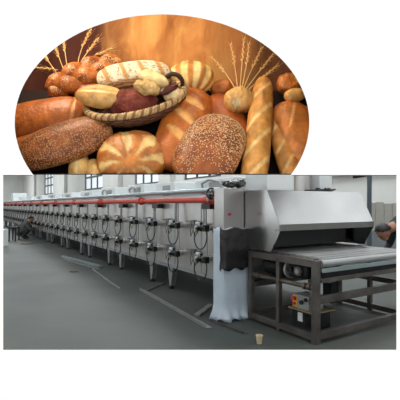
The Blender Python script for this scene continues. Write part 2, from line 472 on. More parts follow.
m = MB(H); m.cyl((1.70, -.2, 1.66), (1.80, -.2, 1.66), .018, 10); m.box((1.76, -.22, 1.56), (1.82, -.09, 1.68)); m.build('valve_stem', GPLAS, hw)

# ---- conveyor table
tab = empty('conveyor_table', H((.55, .9, 0)), 'dark steel outfeed conveyor table with flat metal belt in front of the hood', 'conveyor')
TL, TW = 1.16, 1.8
def post(u, v, w=.07, z1=.90): MB(H).box((u, v, 0), (u+w, v+w, z1)).build('leg', DSTEEL, tab, bevel=.003)
post(0, 0); post(.57, 0, .055); post(TL-.07, 0, .06, .84); post(0, TW-.07); post(.57, TW-.055, .055); post(TL-.07, TW-.07)
MB(H).box((.07, .0, .825), (TL, .05, .905)).build('top_beam', DSTEEL, tab, bevel=.003)
MB(H).box((.07, TW-.05, .825), (TL, TW, .905)).build('top_beam', DSTEEL, tab, bevel=.003)
for v in (0, TW-.05): MB(H).box((.07, v, .03), (TL, v+.05, .10)).build('bottom_beam', DSTEEL, tab, bevel=.003)
MB(H).box((0, .07, .05), (.05, TW-.07, .125)).build('bottom_beam', DSTEEL, tab, bevel=.003)
MB(H).box((0, .07, .43), (.05, TW-.07, .51)).build('cross_beam', DSTEEL, tab, bevel=.003)
MB(H).box((TL-.07, .07, .05), (TL-.02, TW-.07, .12)).build('bottom_beam', DSTEEL, tab, bevel=.003)
MB(H).box((TL-.07, .07, .43), (TL-.02, TW-.07, .50)).build('cross_beam', DSTEEL, tab, bevel=.003)
MB(H).box((.07, TW-.05, .43), (TL-.07, TW, .50)).build('side_beam', DSTEEL, tab, bevel=.003)
# belt and nose
m = MB(H); m.box((.0, .072, .895), (.04, TW-.05, .9145)); m.box((.03, .16, .885), (1.16, TW-.05, .915))
m.build('belt', BELT, tab)
m = MB(H)
for k in (.085, .21, .5): m.box((k, .16, .9155), (k+.006, TW-.05, .917))
m.build('belt_joint', BLKM, tab)
m = MB(H); m.box((.041, .05, .895), (1.16, .158, .912)); m.build('edge_plate', DSTEEL, tab)
m = MB(H)
for k in range(8): m.ball((.22+.1*k, .10, .911), .03, 2, (1, .45, .12))
m.build('slot', BLACK, tab)
MB(H).cyl((.02, .08, .865), (.02, TW-.08, .865), .045, 24).build('nose_roller', mat('nose_steel', (176,176,176), .4, .4), tab)
MB(H).box((-.012, .08, .765), (.0, TW-.08, .815)).build('guide_bar', RAILM, tab, bevel=.003)
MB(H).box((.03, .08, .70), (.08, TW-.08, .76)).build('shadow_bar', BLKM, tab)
MB(H).box((-.006, .08, .655), (.03, TW-.08, .70)).build('guide_bar', DSTEEL, tab, bevel=.003)
# drive
mo = MB(H).cyl((.52, .13, .735), (.92, .13, .735), .098, 28).build('motor', BLKM, tab)
m = MB(H)
for k in range(12): m.cyl((.55+.028*k, .13, .735), (.562+.028*k, .13, .735), .104, 28)
m.build('cooling_fin', BLACK, mo)
MB(H).cyl((.495, .13, .735), (.52, .13, .735), .106, 28).build('flange', GPLAS, mo)
MB(H).box((.2, .07, .66), (.49, .22, .82)).build('gearbox', BLKM, mo, bevel=.03)
MB(H).cyl((.31, .065, .745), (.31, .04, .745), .055, 28).build('gear_cover', DSTEEL, mo)
MB(H).cyl((.31, .04, .745), (.31, .025, .745), .03, 20).build('shaft', GPLAS, mo)
MB(H).cyl((.45, .065, .75), (.45, .05, .75), .04, 24).build('end_cap', BLKM, mo)
MB(H).cyl((.07, .03, .60), (TL-.06, .03, .60), .026, 14).build('drive_shaft', mat('worn_shaft', (98,90,84), .45, .6, var=.3), tab)
for k in (.1, .17, .56, .95): MB(H).cyl((k, .03, .60), (k+.03, .03, .60), .038, 16).build('shaft_collar', mat('worn_brass', (112,98,80), .45, .8), tab)
# switch box on a shelf
MB(H).box((.0701, .03, .305), (.45, .40, .318)).build('shelf', YEL if False else mat('shelf_plate', (150,135,100), .5, .4), tab)
sb = MB(H).box((.16, .06, .32), (.41, .3, .475)).build('switch_box', GPLAS, tab, bevel=.006)
MB(H).box((.33, .052, .335), (.40, .06, .46)).build('yellow_plate', YEL, sb)
MB(H).cyl((.365, .052, .43), (.365, .02, .43), .026, 16).build('red_switch', RED, sb)
MB(H).cyl((.365, .052, .37), (.365, .03, .37), .018, 16).build('red_button', RED, sb)
MB(H).cyl((.26, .06, .40), (.26, .035, .40), .024, 16).build('knob', BLACK, sb)
MB(H).cyl((.195, .06, .44), (.195, .035, .44), .02, 16).build('knob', BLKM, sb)
m = MB(H); m.tube([(.16, .1, .42), (.11, .06, .43), (.09, .03, .5), (.1, .03, .57)], .012, 8); m.build('cable', GPLAS, sb)
iv = MB(H).box((.1, .06, .11), (.42, .35, .303)).build('inverter', BLKM, tab, bevel=.008)
MB(H).box((.25, .054, .18), (.32, .06, .28)).build('rating_plate', WPLAS, iv)
m = MB(H)
for k in range(6): m.box((.13+.015*k, .052, .14), (.136+.015*k, .06, .27))
m.build('vent', BLACK, iv)
m = MB(H); m.box((.42, .75, .26), (.56, .87, .52)); m.build('hanging_bracket', BLKM, tab)
MB(H).box((.5, .5, .52), (.58, TW-.05, .58)).build('inner_beam', DSTEEL, tab)
MB(H).box((.08, .3, .62), (1.2, .36, .66)).build('inner_beam', DSTEEL, tab)

# ---- paper cup
p = Vector((px(259.3, 4.33), 4.33, 0))
m = MB(); m.lathe([(.026, .0), (.037, .085), (.040, .088), (.040, .092), (.035, .092), (.025, .01)], p, 28)
tag(m.build('paper_cup', PAPER), 'small cream paper cup standing on the floor before the conveyor table', 'cup')

# ---- steel bars on floor
def fp(x, y): Y = 400*CZ/(y-205); return Vector((px(x, Y), Y, 0))
def bar(a, b, w, h, label, mt=STEEL, L_=True):
    a, b = fp(*a), fp(*b); d = (b-a).normalized(); s_ = Vector((-d.y, d.x, 0))
    m = MB(); z = Vector((0,0,1))
    if L_:
        prof = [(-w/2, 0), (w/2, 0), (w/2, .006), (-w/2+.006, .006), (-w/2+.006, h), (-w/2, h)]
    else: prof = [(-w/2, 0), (w/2, 0), (w/2, h), (-w/2, h)]
    A = [m.v(a+s_*x+z*(y+.002)) for x, y in prof]; B = [m.v(b+s_*x+z*(y+.002)) for x, y in prof]
    m.f(A); m.f(B)
    for i in range(len(prof)): m.f([A[i], A[(i+1)%len(prof)], B[(i+1)%len(prof)], B[i]])
    return tag(m.build('steel_bar', mt), label, 'steel bar', 'steel bars on the hall floor')
ANG = mat('angle_iron', (150,148,146), .4, .5, var=.15)
bar((142, 290), (209, 328.5), .09, .045, 'longest grey steel bar lying on the floor in front of the oven legs', ANG)
bar((146, 291.5), (163, 284), .06, .03, 'short steel bar crossing the far end of the longest floor bar', ANG)
bar((196.5, 317), (211, 306), .08, .03, 'short flat steel bar on the floor pointing towards the film-wrapped cabinet', ANG, False)
bar((212, 321), (246, 334), .06, .03, 'steel bar on the floor running out from under the white film of the cabinet', DSTEEL)
bar((62, 257), (101, 267.5), .10, .04, 'pale wide steel bar on the floor, left of the other bars', RAILM, False)
bar((64, 260), (99, 270), .05, .03, 'thin steel bar lying just in front of the pale wide bar', ANG, False)
bar((93, 269.5), (108, 280.5), .045, .03, 'thin bright steel rod lying slanted right of the pale wide bar', RAILM)
bar((108.5, 281), (119.5, 288.5), .045, .03, 'thin steel rod nearest the camera at the end of the slanted bright rod', RAILM)
m = MB(); q = fp(74, 272); m.ball(q+Vector((0,0,.012)), .12, 2, (1, .6, .1))
for w in m.bm.verts: w.co.z = max(.001, w.co.z+noise.noise(w.co*9)*.01)
tag(m.build('cardboard_scrap', mat('brown_card', (96,74,60), .8)), 'small brown cardboard scrap on the floor left of the steel bars', 'scrap')
m = MB(); q = fp(27, 244); m.ball(q+Vector((0,0,.02)), .25, 2, (1, .7, .1))
for w in m.bm.verts: w.co.z = max(.001, w.co.z)
tag(m.build('rag', mat('yellow_rag', (120,98,58), .8)), 'small yellowish brown rag on the floor in front of the crouching worker', 'rag')

# ---- right background: pole, sheet panels, plinth
tag(MB().cyl((3.81, 9, 0), (3.81, 9, 8), .05, 16).build('steel_post', mat('blue_post', (70,80,88), .5)), 'dark blue-grey steel post rising behind the right end of the hood', 'post')
cr = MB(); cr.box((3.85, 9.4, 0), (5.2, 9.78, .90))
tag(cr.build('crate', mat('grey_crate', (128,132,134), .7, var=.05), bevel=.01), 'low grey crate against the right side, carrying the upright beige panels', 'crate')
PB = mat('beige_panel', (170,165,158), .6, var=.06)
lab = ['first beige sheet from the left, standing on the grey crate', 'second beige sheet from the left on the grey crate', 'third beige sheet from the left on the grey crate', 'fourth beige sheet from the left on the grey crate', 'fifth beige sheet from the left on the grey crate', 'sixth beige sheet from the left, at the picture edge']
for i in range(6):
    x = 4.0+.2*i
    m = MB(); m.box((x, 9.55, .902), (x+.19, 9.59+.01*(i%2), 1.55+.02*math.sin(i*2)))
    tag(m.build('sheet_panel', PB, bevel=.003), lab[i], 'panel', 'beige sheets on the crate')

# ---- far left: white bin and small dark stand
m = MB(); b = fp(-2.2, 247); m.prism([(-.2, 0), (.2, 0), (.22, .62), (-.22, .62)], b.y, b.y+.4)
for w in m.bm.verts: w.co.x += b.x-.03
tag(m.build('white_bin', WPLAS, bevel=.01), 'white bin on the floor at the left edge of the hall', 'bin')
s1 = fp(11.5, 241)
st = empty('work_stand', s1, 'small dark metal stand between the white bin and the crouching worker', 'stand')
MB().box((s1.x-.16, s1.y, .53), (s1.x+.18, s1.y+.4, .58)).build('top', BLKM, st)
for dx, dy in ((-.14, .02), (.12, .02), (-.14, .35), (.12, .35)):
    MB().box((s1.x+dx, s1.y+dy, 0), (s1.x+dx+.05, s1.y+dy+.04, .54)).build('leg', BLKM, st)

# ------------------------------------------------------------------ people
def person(name, loc, yaw, J, R_, label, shirt, trousers, head_c, head_R, shoes=BLACK, vox=.014):
    """J joints in local metres (x forward, y left, z up); one fused surface."""
    bones = [('pelvis','waist'),('waist','chest'),('chest','neck'),('neck','headb'),
             ('chest','lsh'),('lsh','lel'),('lel','lwr'),('lwr','lha'),('chest','rsh'),('rsh','rel'),('rel','rwr'),('rwr','rha'),
             ('pelvis','lhip'),('lhip','lkn'),('lkn','lan'),('lan','lto'),('pelvis','rhip'),('rhip','rkn'),('rkn','ran'),('ran','rto')]
    m = MB()
    def limb(a, b, ra, rb, n=14):
        a, b = Vector(a), Vector(b); pts = []; rs = []
        for i in range(7):
            t = i/6; pts.append(a.lerp(b, t)); rs.append(ra+(rb-ra)*t+.012*math.sin(PI*t)*(ra > .06))
        m.tube(pts, rs, n); m.ball(a, ra, 2); m.ball(b, rb, 2)
    for a, b in bones: limb(J[a], J[b], R_[a], R_[b])
    for s_ in ('l', 'r'):      # hands with five fingers
        w, h = Vector(J[s_+'wr']), Vector(J[s_+'ha']); d = (h-w).normalized()
        side = d.cross(Vector((0,0,1))).normalized() if abs(d.z) < .9 else Vector((0,1,0)); nrm = side.cross(d)
        for k in range(4):
            b0 = h + side*(k-1.5)*.021 + d*.02; l = (.062,.075,.07,.055)[k]
            limb(b0, b0+d*l*.55, .0095, .009, 8); limb(b0+d*l*.55, b0+d*l*.9-nrm*l*.45, .009, .008, 8)
        t0 = h - side*.035 - d*.01; limb(t0, t0-side*.03+d*.045, .011, .009, 8)
    hm = Matrix.Translation(Vector(head_c)) @ head_R
    def hb(c, r, sc=(1,1,1)):
        i0 = len(m.bm.verts); m.ball((0,0,0), 1, 3, sc)
        m.bm.verts.ensure_lookup_table()
        for w in m.bm.verts[i0:]: w.co = hm @ (Vector(c) + w.co*r)
    hb((0,0,.02), .1, (1,.8,1.12)); hb((.045,0,-.06), .055, (1,.9,.9)); hb((.098,0,-.02), .018, (1,.7,1.3))
    hb((.088,0,-.062), .016, (.6,1.4,.5)); hb((.0,.082,-.01), .026, (.7,.3,1.1)); hb((.0,-.082,-.01), .026, (.7,.3,1.1))
    for w in m.bm.verts: pass
    me = bpy.data.meshes.new('tmp'); m.bm.to_mesh(me); m.bm.free()
    t = bpy.data.objects.new('tmp', me); COL.objects.link(t)
    r = t.modifiers.new('r', 'REMESH'); r.mode = 'VOXEL'; r.voxel_size = vox; r.use_smooth_shade = True
    s2 = t.modifiers.new('s', 'SMOOTH'); s2.iterations = 3
    bpy.context.view_layer.update()
    ev = t.evaluated_get(bpy.context.evaluated_depsgraph_get())
    me2 = bpy.data.meshes.new_from_object(ev); bpy.data.objects.remove(t)
    me2.name = name
    for x in (shirt, trousers, SKIN, shoes): me2.materials.append(x)
    def segd(p, a, b):
        a, b = Vector(a), Vector(b); ab = b-a; k = max(0, min(1, (p-a).dot(ab)/max(ab.length_squared, 1e-9))); return (p-(a+ab*k)).length
    kinds = {}
    for a, b in bones:
        if 'ha' in (a[1:], b[1:]): kinds[(a, b)] = 2
        elif b == 'headb': kinds[(a, b)] = 2
        elif 'to' == b[1:]: kinds[(a, b)] = 3
        elif a in ('pelvis', 'lhip', 'rhip', 'lkn', 'rkn') and b != 'waist': kinds[(a, b)] = 1
        else: kinds[(a, b)] = 0
    hc = Vector(head_c)
    for f in me2.polygons:
        c = f.center
        if (c-hc).length < .14: f.material_index = 2; continue
        best = min(((segd(c, J[a], J[b])-min(R_[a], R_[b])), kinds[(a, b)]) for a, b in bones)
        f.material_index = best[1]
        f.use_smooth = True
    zmin = min(v.co.z for v in me2.vertices)
    for v in me2.vertices: v.co.z -= zmin
    o = bpy.data.objects.new(name, me2); COL.objects.link(o); o.location = loc; o.rotation_euler = (0,0,yaw)
    tag(o, label, 'person')
    # hair cap and eyes
    m = MB(); m.ball((0,0,0), 1, 3, (1,1,1))
    dl = [w for w in m.bm.verts if w.co.x*.75-w.co.z > .12 or w.co.z < -.45]
    bmesh.ops.delete(m.bm, geom=dl, context='VERTS')
    for w in m.bm.verts:
        k = 1+.05*noise.noise(w.co*6)
        w.co = hm @ Vector((w.co.x*.108*k-.008, w.co.y*.09*k, w.co.z*.118*k+.026)) - Vector((0,0,zmin))
    me3 = bpy.data.meshes.new('hair'); m.bm.to_mesh(me3); m.bm.free(); me3.materials.append(HAIR)
    for f in me3.polygons: f.use_smooth = True
    h = bpy.data.objects.new('hair', me3); COL.objects.link(h); h.parent = o
    sd = h.modifiers.new('s', 'SOLIDIFY'); sd.thickness = .012; sd.offset = 1
    for sy in (-1, 1):
        m = MB(); m.ball((0,0,0), 1, 2)
        for w in m.bm.verts: w.co = hm @ (Vector((.09, sy*.034, .012))+w.co*.011) - Vector((0,0,zmin))
        e = bpy.data.meshes.new('eye'); m.bm.to_mesh(e); m.bm.free(); e.materials.append(HAIR)
        eo = bpy.data.objects.new('eye', e); COL.objects.link(eo); eo.parent = o
    return o
RAD = dict(pelvis=.15, waist=.14, chest=.16, neck=.062, headb=.06, lsh=.075, rsh=.075, lel=.05, rel=.05, lwr=.034, rwr=.034, lha=.038, rha=.038,
           lhip=.095, rhip=.095, lkn=.062, rkn=.062, lan=.045, ran=.045, lto=.04, rto=.04)
# bending worker at the right edge: faces -x (towards the hood)
Jb = dict(pelvis=(0,0,.92), waist=(.12,0,1.08), chest=(.38,0,1.25), neck=(.52,0,1.22), headb=(.61,0,1.15),
          lsh=(.42,.19,1.22), lel=(.48,.24,.90), lwr=(.64,.20,.74), lha=(.71,.18,.71), rsh=(.42,-.19,1.22), rel=(.46,-.25,.9), rwr=(.62,-.2,.74), rha=(.69,-.18,.71),
          lhip=(0,.1,.88), lkn=(.06,.13,.48), lan=(-.03,.13,.09), lto=(.13,.15,.045), rhip=(0,-.1,.88), rkn=(.05,-.13,.48), ran=(-.05,-.13,.09), rto=(.11,-.15,.045))
hR = Matrix.Rotation(math.radians(48), 4, 'Y')
HX, HY = 2.72, 5.95
wb = person('person', (HX+.70, HY+.05, 0), PI+.12, Jb, RAD, 'person in dark clothes bending forward beside the conveyor at the right edge, looking down', mat('dark_shirt', (34,36,42), .8), mat('dark_trousers', (40,42,50), .8), (.70, 0, 1.10), hR, vox=.010)
# crouching worker far left: faces +x (towards the oven legs)
Jc = dict(pelvis=(-.1,0,.26), waist=(0,0,.42), chest=(.16,0,.64), neck=(.27,0,.76), headb=(.32,0,.80),
          lsh=(.2,.19,.66), lel=(.38,.24,.46), lwr=(.6,.18,.44), lha=(.68,.16,.44), rsh=(.2,-.19,.66), rel=(.36,-.26,.44), rwr=(.58,-.2,.40), rha=(.66,-.18,.40),
          lhip=(-.08,.11,.26), lkn=(.3,.2,.46), lan=(.06,.17,.09), lto=(.22,.19,.045), rhip=(-.08,-.11,.26), rkn=(.3,-.2,.42), ran=(.04,-.17,.09), rto=(.2,-.19,.045))
c = fp(22, 238.5)
person('person', (c.x, c.y, 0), .25, Jc, {k: v*1.12 for k, v in RAD.items()}, 'person in grey-green work clothes crouching on the floor beside the far oven legs', mat('work_jacket', (84,90,84), .85), mat('work_trousers', (48,50,50), .85), (.37, 0, .86), Matrix.Rotation(math.radians(25), 4, 'Y'), vox=.016)

# ================================================================== BREAD NICHE
TH = math.radians(60)
EG = Vector((0, math.cos(TH), math.sin(TH))); EN = Vector((0, -math.sin(TH), math.cos(TH))); EX = Vector((1,0,0))
S0 = Vector((0, 1.74, 1.6365)); CAM = Vector((0,0,CZ))
def on(x, y, h):
    """point of the sloping display board, raised by h, that lies along a viewing direction"""
    d = Vector(((x-200)/400, 1, (205-y)/400))
    return CAM + d*((h - (CAM-S0).dot(EN))/d.dot(EN))
LIP = .0775
def clampv(p):
    zl = CZ + LIP*p.y
    if p.z < zl+.001: p.z = zl+.001
    if p.y < W1+.006: p.y = W1+.006
    return p
# board, sides, top, backdrop
NX0, NX1, NB = -1.25, .92, 2.36
sl_top = S0 + EG*.50
m = MB()
pr = [(W1+.001, CZ+.0755*(W1)+.0005), (W1+.001, CZ+LIP*W1), (S0.y, S0.z), (sl_top.y, sl_top.z), (NB+.05, sl_top.z), (NB+.05, CZ+.0755*(NB+.05)+.003)]
m.prism(pr, NX0, NX1, axis='x'); m.build('trim_display_board', DCLOTH, kind='structure')
for x in (NX0-.02, NX1): MB().box((x, W1+.001, 1.66), (x+.02, NB+.05, 2.99)).build('trim_niche_side', NICHE, kind='structure')
MB().box((NX0, W1+.001, 2.97), (NX1, NB+.05, 2.99)).build('trim_niche_top', NICHE, kind='structure')
# painted backdrop cloth
bdm = bpy.data.materials.new('painted_backdrop'); bdm.use_nodes = True
nt = bdm.node_tree; N = nt.nodes; L = nt.links; bs = N['Principled BSDF']; bs.inputs['Roughness'].default_value = .85
tc = N.new('ShaderNodeTexCoord'); mp = N.new('ShaderNodeMapping'); mp.inputs['Scale'].default_value = (2.2, 2.2, .9)
nz = N.new('ShaderNodeTexNoise'); nz.inputs['Scale'].default_value = 3.2; nz.inputs['Detail'].default_value = 8; nz.inputs['Roughness'].default_value = .62; nz.inputs['Distortion'].default_value = .5
cr = N.new('ShaderNodeValToRGB'); e = cr.color_ramp.elements
e[0].position = .3; e[0].color = s2l((166,96,46))+(1,); e[1].position = .66; e[1].color = s2l((232,176,104))+(1,)
x1 = e.new(.48); x1.color = s2l((208,140,76))+(1,)
L.new(tc.outputs['Object'], mp.inputs['Vector']); L.new(mp.outputs['Vector'], nz.inputs['Vector']); L.new(nz.outputs['Fac'], cr.inputs['Fac'])
# base colour mixes to deep red-brown towards both sides
sx = N.new('ShaderNodeSeparateXYZ'); L.new(tc.outputs['Object'], sx.inputs[0])
ad = N.new('ShaderNodeMath'); ad.operation = 'MULTIPLY_ADD'; ad.inputs[1].default_value = .35; L.new(nz.outputs['Fac'], ad.inputs[0]); L.new(sx.outputs['X'], ad.inputs[2])
fr = N.new('ShaderNodeValToRGB'); q = fr.color_ramp.elements
q[0].position = 0; q[0].color = (0,0,0,1); q[1].position = 1; q[1].color = (0,0,0,1)
for pos, val in ((.27, .0), (.40, 1.), (.62, 1.), (.80, .12)):
    k = q.new(pos); k.color = (val, val, val, 1)
mr = N.new('ShaderNodeMapRange'); mr.inputs['From Min'].default_value = -.96+.17; mr.inputs['From Max'].default_value = .96+.17
L.new(ad.outputs[0], mr.inputs['Value']); L.new(mr.outputs['Result'], fr.inputs['Fac'])
mx = N.new('ShaderNodeMix'); mx.data_type = 'RGBA'; mx.inputs['A'].default_value = s2l((78,32,18))+(1,)
L.new(fr.outputs['Color'], mx.inputs['Factor']); L.new(cr.outputs['Color'], mx.inputs['B']); L.new(mx.outputs['Result'], bs.inputs['Base Color'])
m = MB(); nxx, nzz = 90, 24; rows = []
for j in range(nzz+1):
    z = sl_top.z-.02 + (2.965-sl_top.z)*j/nzz
    rows.append([m.v((NX0+.002+(NX1-NX0-.004)*i/nxx, NB-.02+.012*math.sin(i*.55+1.2*math.sin(j*.2))+.01*noise.noise(Vector((i*.2, j*.15, 0))), z)) for i in range(nxx+1)])
for A, B in zip(rows, rows[1:]):
    for i in range(nxx): m.f([A[i], A[i+1], B[i+1], B[i]])
o = m.build('backdrop_cloth', bdm, sharp=80); tag(o, 'mottled orange backdrop cloth hanging behind the heap of bread', 'cloth')
sd = o.modifiers.new('s', 'SOLIDIFY'); sd.thickness = .004

# ---- loaf generator
def C(*c): v = Vector(s2l(c)); return Vector((v.x, v.y*1.0, v.z*.85))*(.72+.3*v.x)
def lerp(a, b, t): t = max(0, min(1, t)); return a*(1-t)+b*t
def sst(a, b, x): t = max(0, min(1, (x-a)/(b-a))); return t*t*(3-2*t)
LOAVES = []
def loaf(name, label, cat, p1, p2, wpx, h, fn, lift=None, px_=2.2, mt=BREAD, roll=0, pinch=0, nt_=84, na=72, bend=0, seeds=None, lump=.03, group=None, en=EN, endw=1.0, dz=0):
    """p1,p2 = (x,y) ends of the long axis on the board; wpx width there; h half height (m)"""
    h *= 1.07; r = h if lift is None else lift
    A, B = on(*p1, r), on(*p2, r + dz); mid = (A+B)/2
    ax = (B-A); Lh = ax.length/2; ax.normalize()
    az = (en - ax*en.dot(ax)).normalized(); ay = az.cross(ax).normalized()
    if roll: Rm = Matrix.Rotation(roll, 3, ax); az = Rm @ az; ay = Rm @ ay
    W = wpx/400*mid.y/2
    bm = bmesh.new(); verts = []; cols = []; nrm = []
    sd_ = sum(ord(ch) for ch in label)*.37
    def pt(t, a):
        x = -math.cos(t*PI)
        prof = max(0, 1-abs(x)**px_)**(1/px_) if px_ != 2 else math.sqrt(max(0, 1-x*x))
        wv = 1 + (endw-1)*(x*.5+.5)
        prof *= (1 - pinch*(1-x*x)) if pinch else 1
        prof *= wv
        y = math.cos(a)*prof; z = math.sin(a)*prof
        if z < 0: z *= .75
        col, d = fn(x, y, z)
        q = Vector((x*2+sd_, y*1.5, z*1.5)); d += lump*noise.noise(q*1.1) + lump*.35*noise.noise(q*3.5)
        y2 = y + bend*(x*x-.4)
        s_ = 1+d
        return mid + ax*(x*Lh*(1+d*.3)) + ay*(W*(y2*s_ if not bend else y*s_+bend*(x*x-.4))) + az*(h*z*s_), col
    for i in range(nt_+1):
        row = []
        for k in range(na):
            p, c = pt(.004+.992*i/nt_, 2*PI*k/na); p = clampv(p); row.append(bm.verts.new(p)); cols.append(c)
        verts.append(row)
    for i in range(nt_):
        for k in range(na):
            f = bm.faces.new([verts[i][k], verts[i][(k+1)%na], verts[i+1][(k+1)%na], verts[i+1][k]]); f.smooth = True
    bm.faces.new(verts[0][::-1]); bm.faces.new(verts[-1])
    bmesh.ops.recalc_face_normals(bm, faces=bm.faces)
    base = mid - az*h
    for w in bm.verts: w.co -= base
    me = bpy.data.meshes.new(name); bm.to_mesh(me)
    ca = me.color_attributes.new('Col', 'FLOAT_COLOR', 'POINT')
    for i, c in enumerate(cols): ca.data[i].color = (c[0], c[1], c[2], 1)
    bm.normal_update(); bm.verts.ensure_lookup_table()
    me.materials.append(mt)
    o = bpy.data.objects.new(name, me); COL.objects.link(o); o.location = base
    tag(o, label, cat, group)
    if seeds:
        cnt, smat, test, size = seeds; rnd = random.Random(int(sd_*10)); sm = MB(); made = 0; tries = 0
        while made < cnt and tries < cnt*20:
            tries += 1
            i = rnd.randrange(2, nt_-1); k = rnd.randrange(na); t = .004+.992*(i+rnd.random())/nt_; a = 2*PI*(k+rnd.random())/na
            x = -math.cos(t*PI); 
            v = bm.verts[i*na+k]
            if v.normal.y > .35 or rnd.random() > math.sin(t*PI)+.1: continue
            if not test(x, math.cos(a), math.sin(a), rnd): continue
            p, _ = pt(t, a); p2_ = clampv(p.copy())
            if (p2_-p).length > .002: continue
            n_ = v.normal; tg = n_.orthogonal().normalized(); tg = Matrix.Rotation(rnd.random()*2*PI, 3, n_) @ tg; bt = n_.cross(tg)
            R3 = Matrix((tg, bt, n_)).transposed()
            sm.ball(p+n_*size*.15, size, 1, (1, .55, .35), R3); made += 1
        s_ = sm.build('seeds', smat, o, kind='stuff', recalc=False); 
    bm.free(); return o

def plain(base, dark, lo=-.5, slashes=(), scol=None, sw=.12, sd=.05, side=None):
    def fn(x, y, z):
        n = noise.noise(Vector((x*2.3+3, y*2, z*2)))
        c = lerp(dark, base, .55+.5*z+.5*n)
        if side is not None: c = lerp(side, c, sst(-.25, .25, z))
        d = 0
        if z > 0:
            for (x0, y0, x1, y1) in slashes:
                dx, dy = x1-x0, y1-y0; L2 = dx*dx+dy*dy; t = ((x-x0)*dx+(y-y0)*dy)/L2; tt = max(0, min(1, t))
                dd = math.hypot(x-x0-dx*tt, (y-y0-dy*tt)*.6); w = sw*(1-.75*abs(2*tt-1)**2)
                k = 1-sst(w*.6, w, dd)
                if k > 0: c = lerp(c, scol, k*.9); d -= sd*k
                rim = math.exp(-((dd-w*1.15)/(.05))**2); d += sd*.55*rim
        return c, d
    return fn
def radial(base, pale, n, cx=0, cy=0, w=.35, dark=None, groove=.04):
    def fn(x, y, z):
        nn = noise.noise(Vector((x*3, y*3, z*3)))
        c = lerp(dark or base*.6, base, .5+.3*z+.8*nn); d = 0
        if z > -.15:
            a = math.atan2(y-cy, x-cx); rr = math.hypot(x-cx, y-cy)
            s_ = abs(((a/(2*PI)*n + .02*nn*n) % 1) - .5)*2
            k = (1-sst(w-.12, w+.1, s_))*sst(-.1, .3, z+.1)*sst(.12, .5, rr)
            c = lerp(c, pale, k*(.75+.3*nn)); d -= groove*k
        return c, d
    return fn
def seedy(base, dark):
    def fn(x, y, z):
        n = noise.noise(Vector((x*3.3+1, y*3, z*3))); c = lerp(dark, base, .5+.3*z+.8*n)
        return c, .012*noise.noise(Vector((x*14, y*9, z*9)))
    return fn

GOLD = C(206,124,54); GDK = C(150,74,28); PALE = C(232,186,120); CREAM = C(236,208,160); RBR = C(150,66,28); DRB = C(92,30,18)

# large smooth loaf, left
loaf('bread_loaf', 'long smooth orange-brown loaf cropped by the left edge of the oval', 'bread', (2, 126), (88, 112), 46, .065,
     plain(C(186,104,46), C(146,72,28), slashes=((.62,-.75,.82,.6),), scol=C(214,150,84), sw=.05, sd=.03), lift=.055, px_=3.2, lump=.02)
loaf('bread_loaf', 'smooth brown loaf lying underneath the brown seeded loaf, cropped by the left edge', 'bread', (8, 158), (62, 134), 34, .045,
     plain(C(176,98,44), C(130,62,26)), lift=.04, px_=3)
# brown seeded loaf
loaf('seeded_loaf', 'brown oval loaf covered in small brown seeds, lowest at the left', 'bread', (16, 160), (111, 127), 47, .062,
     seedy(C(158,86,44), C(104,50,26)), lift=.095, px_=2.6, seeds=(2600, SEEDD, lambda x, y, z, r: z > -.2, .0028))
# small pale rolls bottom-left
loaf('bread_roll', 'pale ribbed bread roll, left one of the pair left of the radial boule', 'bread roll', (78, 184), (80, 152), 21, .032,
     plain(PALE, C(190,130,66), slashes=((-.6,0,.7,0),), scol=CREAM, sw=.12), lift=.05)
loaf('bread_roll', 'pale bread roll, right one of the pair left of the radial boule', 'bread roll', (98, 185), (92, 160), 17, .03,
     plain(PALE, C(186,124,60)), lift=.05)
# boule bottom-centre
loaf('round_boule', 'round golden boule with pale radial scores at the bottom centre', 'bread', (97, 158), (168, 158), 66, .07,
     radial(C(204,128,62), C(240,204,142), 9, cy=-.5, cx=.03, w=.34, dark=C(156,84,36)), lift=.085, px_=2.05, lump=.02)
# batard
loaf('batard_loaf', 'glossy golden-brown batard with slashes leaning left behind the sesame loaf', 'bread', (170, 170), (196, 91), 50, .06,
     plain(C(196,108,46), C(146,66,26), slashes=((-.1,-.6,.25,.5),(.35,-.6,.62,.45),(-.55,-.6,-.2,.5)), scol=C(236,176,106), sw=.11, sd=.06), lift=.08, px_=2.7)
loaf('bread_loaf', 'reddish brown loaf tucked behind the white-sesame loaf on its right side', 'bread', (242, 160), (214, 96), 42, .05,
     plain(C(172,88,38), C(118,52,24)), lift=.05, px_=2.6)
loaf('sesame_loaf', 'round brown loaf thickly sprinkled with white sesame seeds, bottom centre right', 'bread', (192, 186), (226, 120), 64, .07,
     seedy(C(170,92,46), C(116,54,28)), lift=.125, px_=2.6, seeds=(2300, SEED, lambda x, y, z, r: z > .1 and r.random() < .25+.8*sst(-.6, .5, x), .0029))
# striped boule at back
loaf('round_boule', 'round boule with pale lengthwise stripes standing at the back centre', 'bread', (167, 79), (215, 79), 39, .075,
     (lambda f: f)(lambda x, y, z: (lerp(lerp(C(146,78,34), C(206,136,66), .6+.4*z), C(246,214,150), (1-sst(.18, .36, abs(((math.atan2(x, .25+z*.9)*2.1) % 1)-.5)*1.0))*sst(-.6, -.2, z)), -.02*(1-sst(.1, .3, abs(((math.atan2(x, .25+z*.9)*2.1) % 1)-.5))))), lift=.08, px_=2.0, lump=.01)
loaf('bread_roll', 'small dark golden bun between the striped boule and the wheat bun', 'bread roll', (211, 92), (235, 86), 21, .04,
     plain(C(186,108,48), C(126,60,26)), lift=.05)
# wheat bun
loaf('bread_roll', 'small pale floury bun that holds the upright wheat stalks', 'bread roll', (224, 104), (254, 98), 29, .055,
     plain(C(226,176,112), C(172,108,54), slashes=((-.5,-.75,-.3,-.45),), scol=C(240,216,176), sw=.3, sd=.04), lift=.10, px_=2.1, lump=.14)
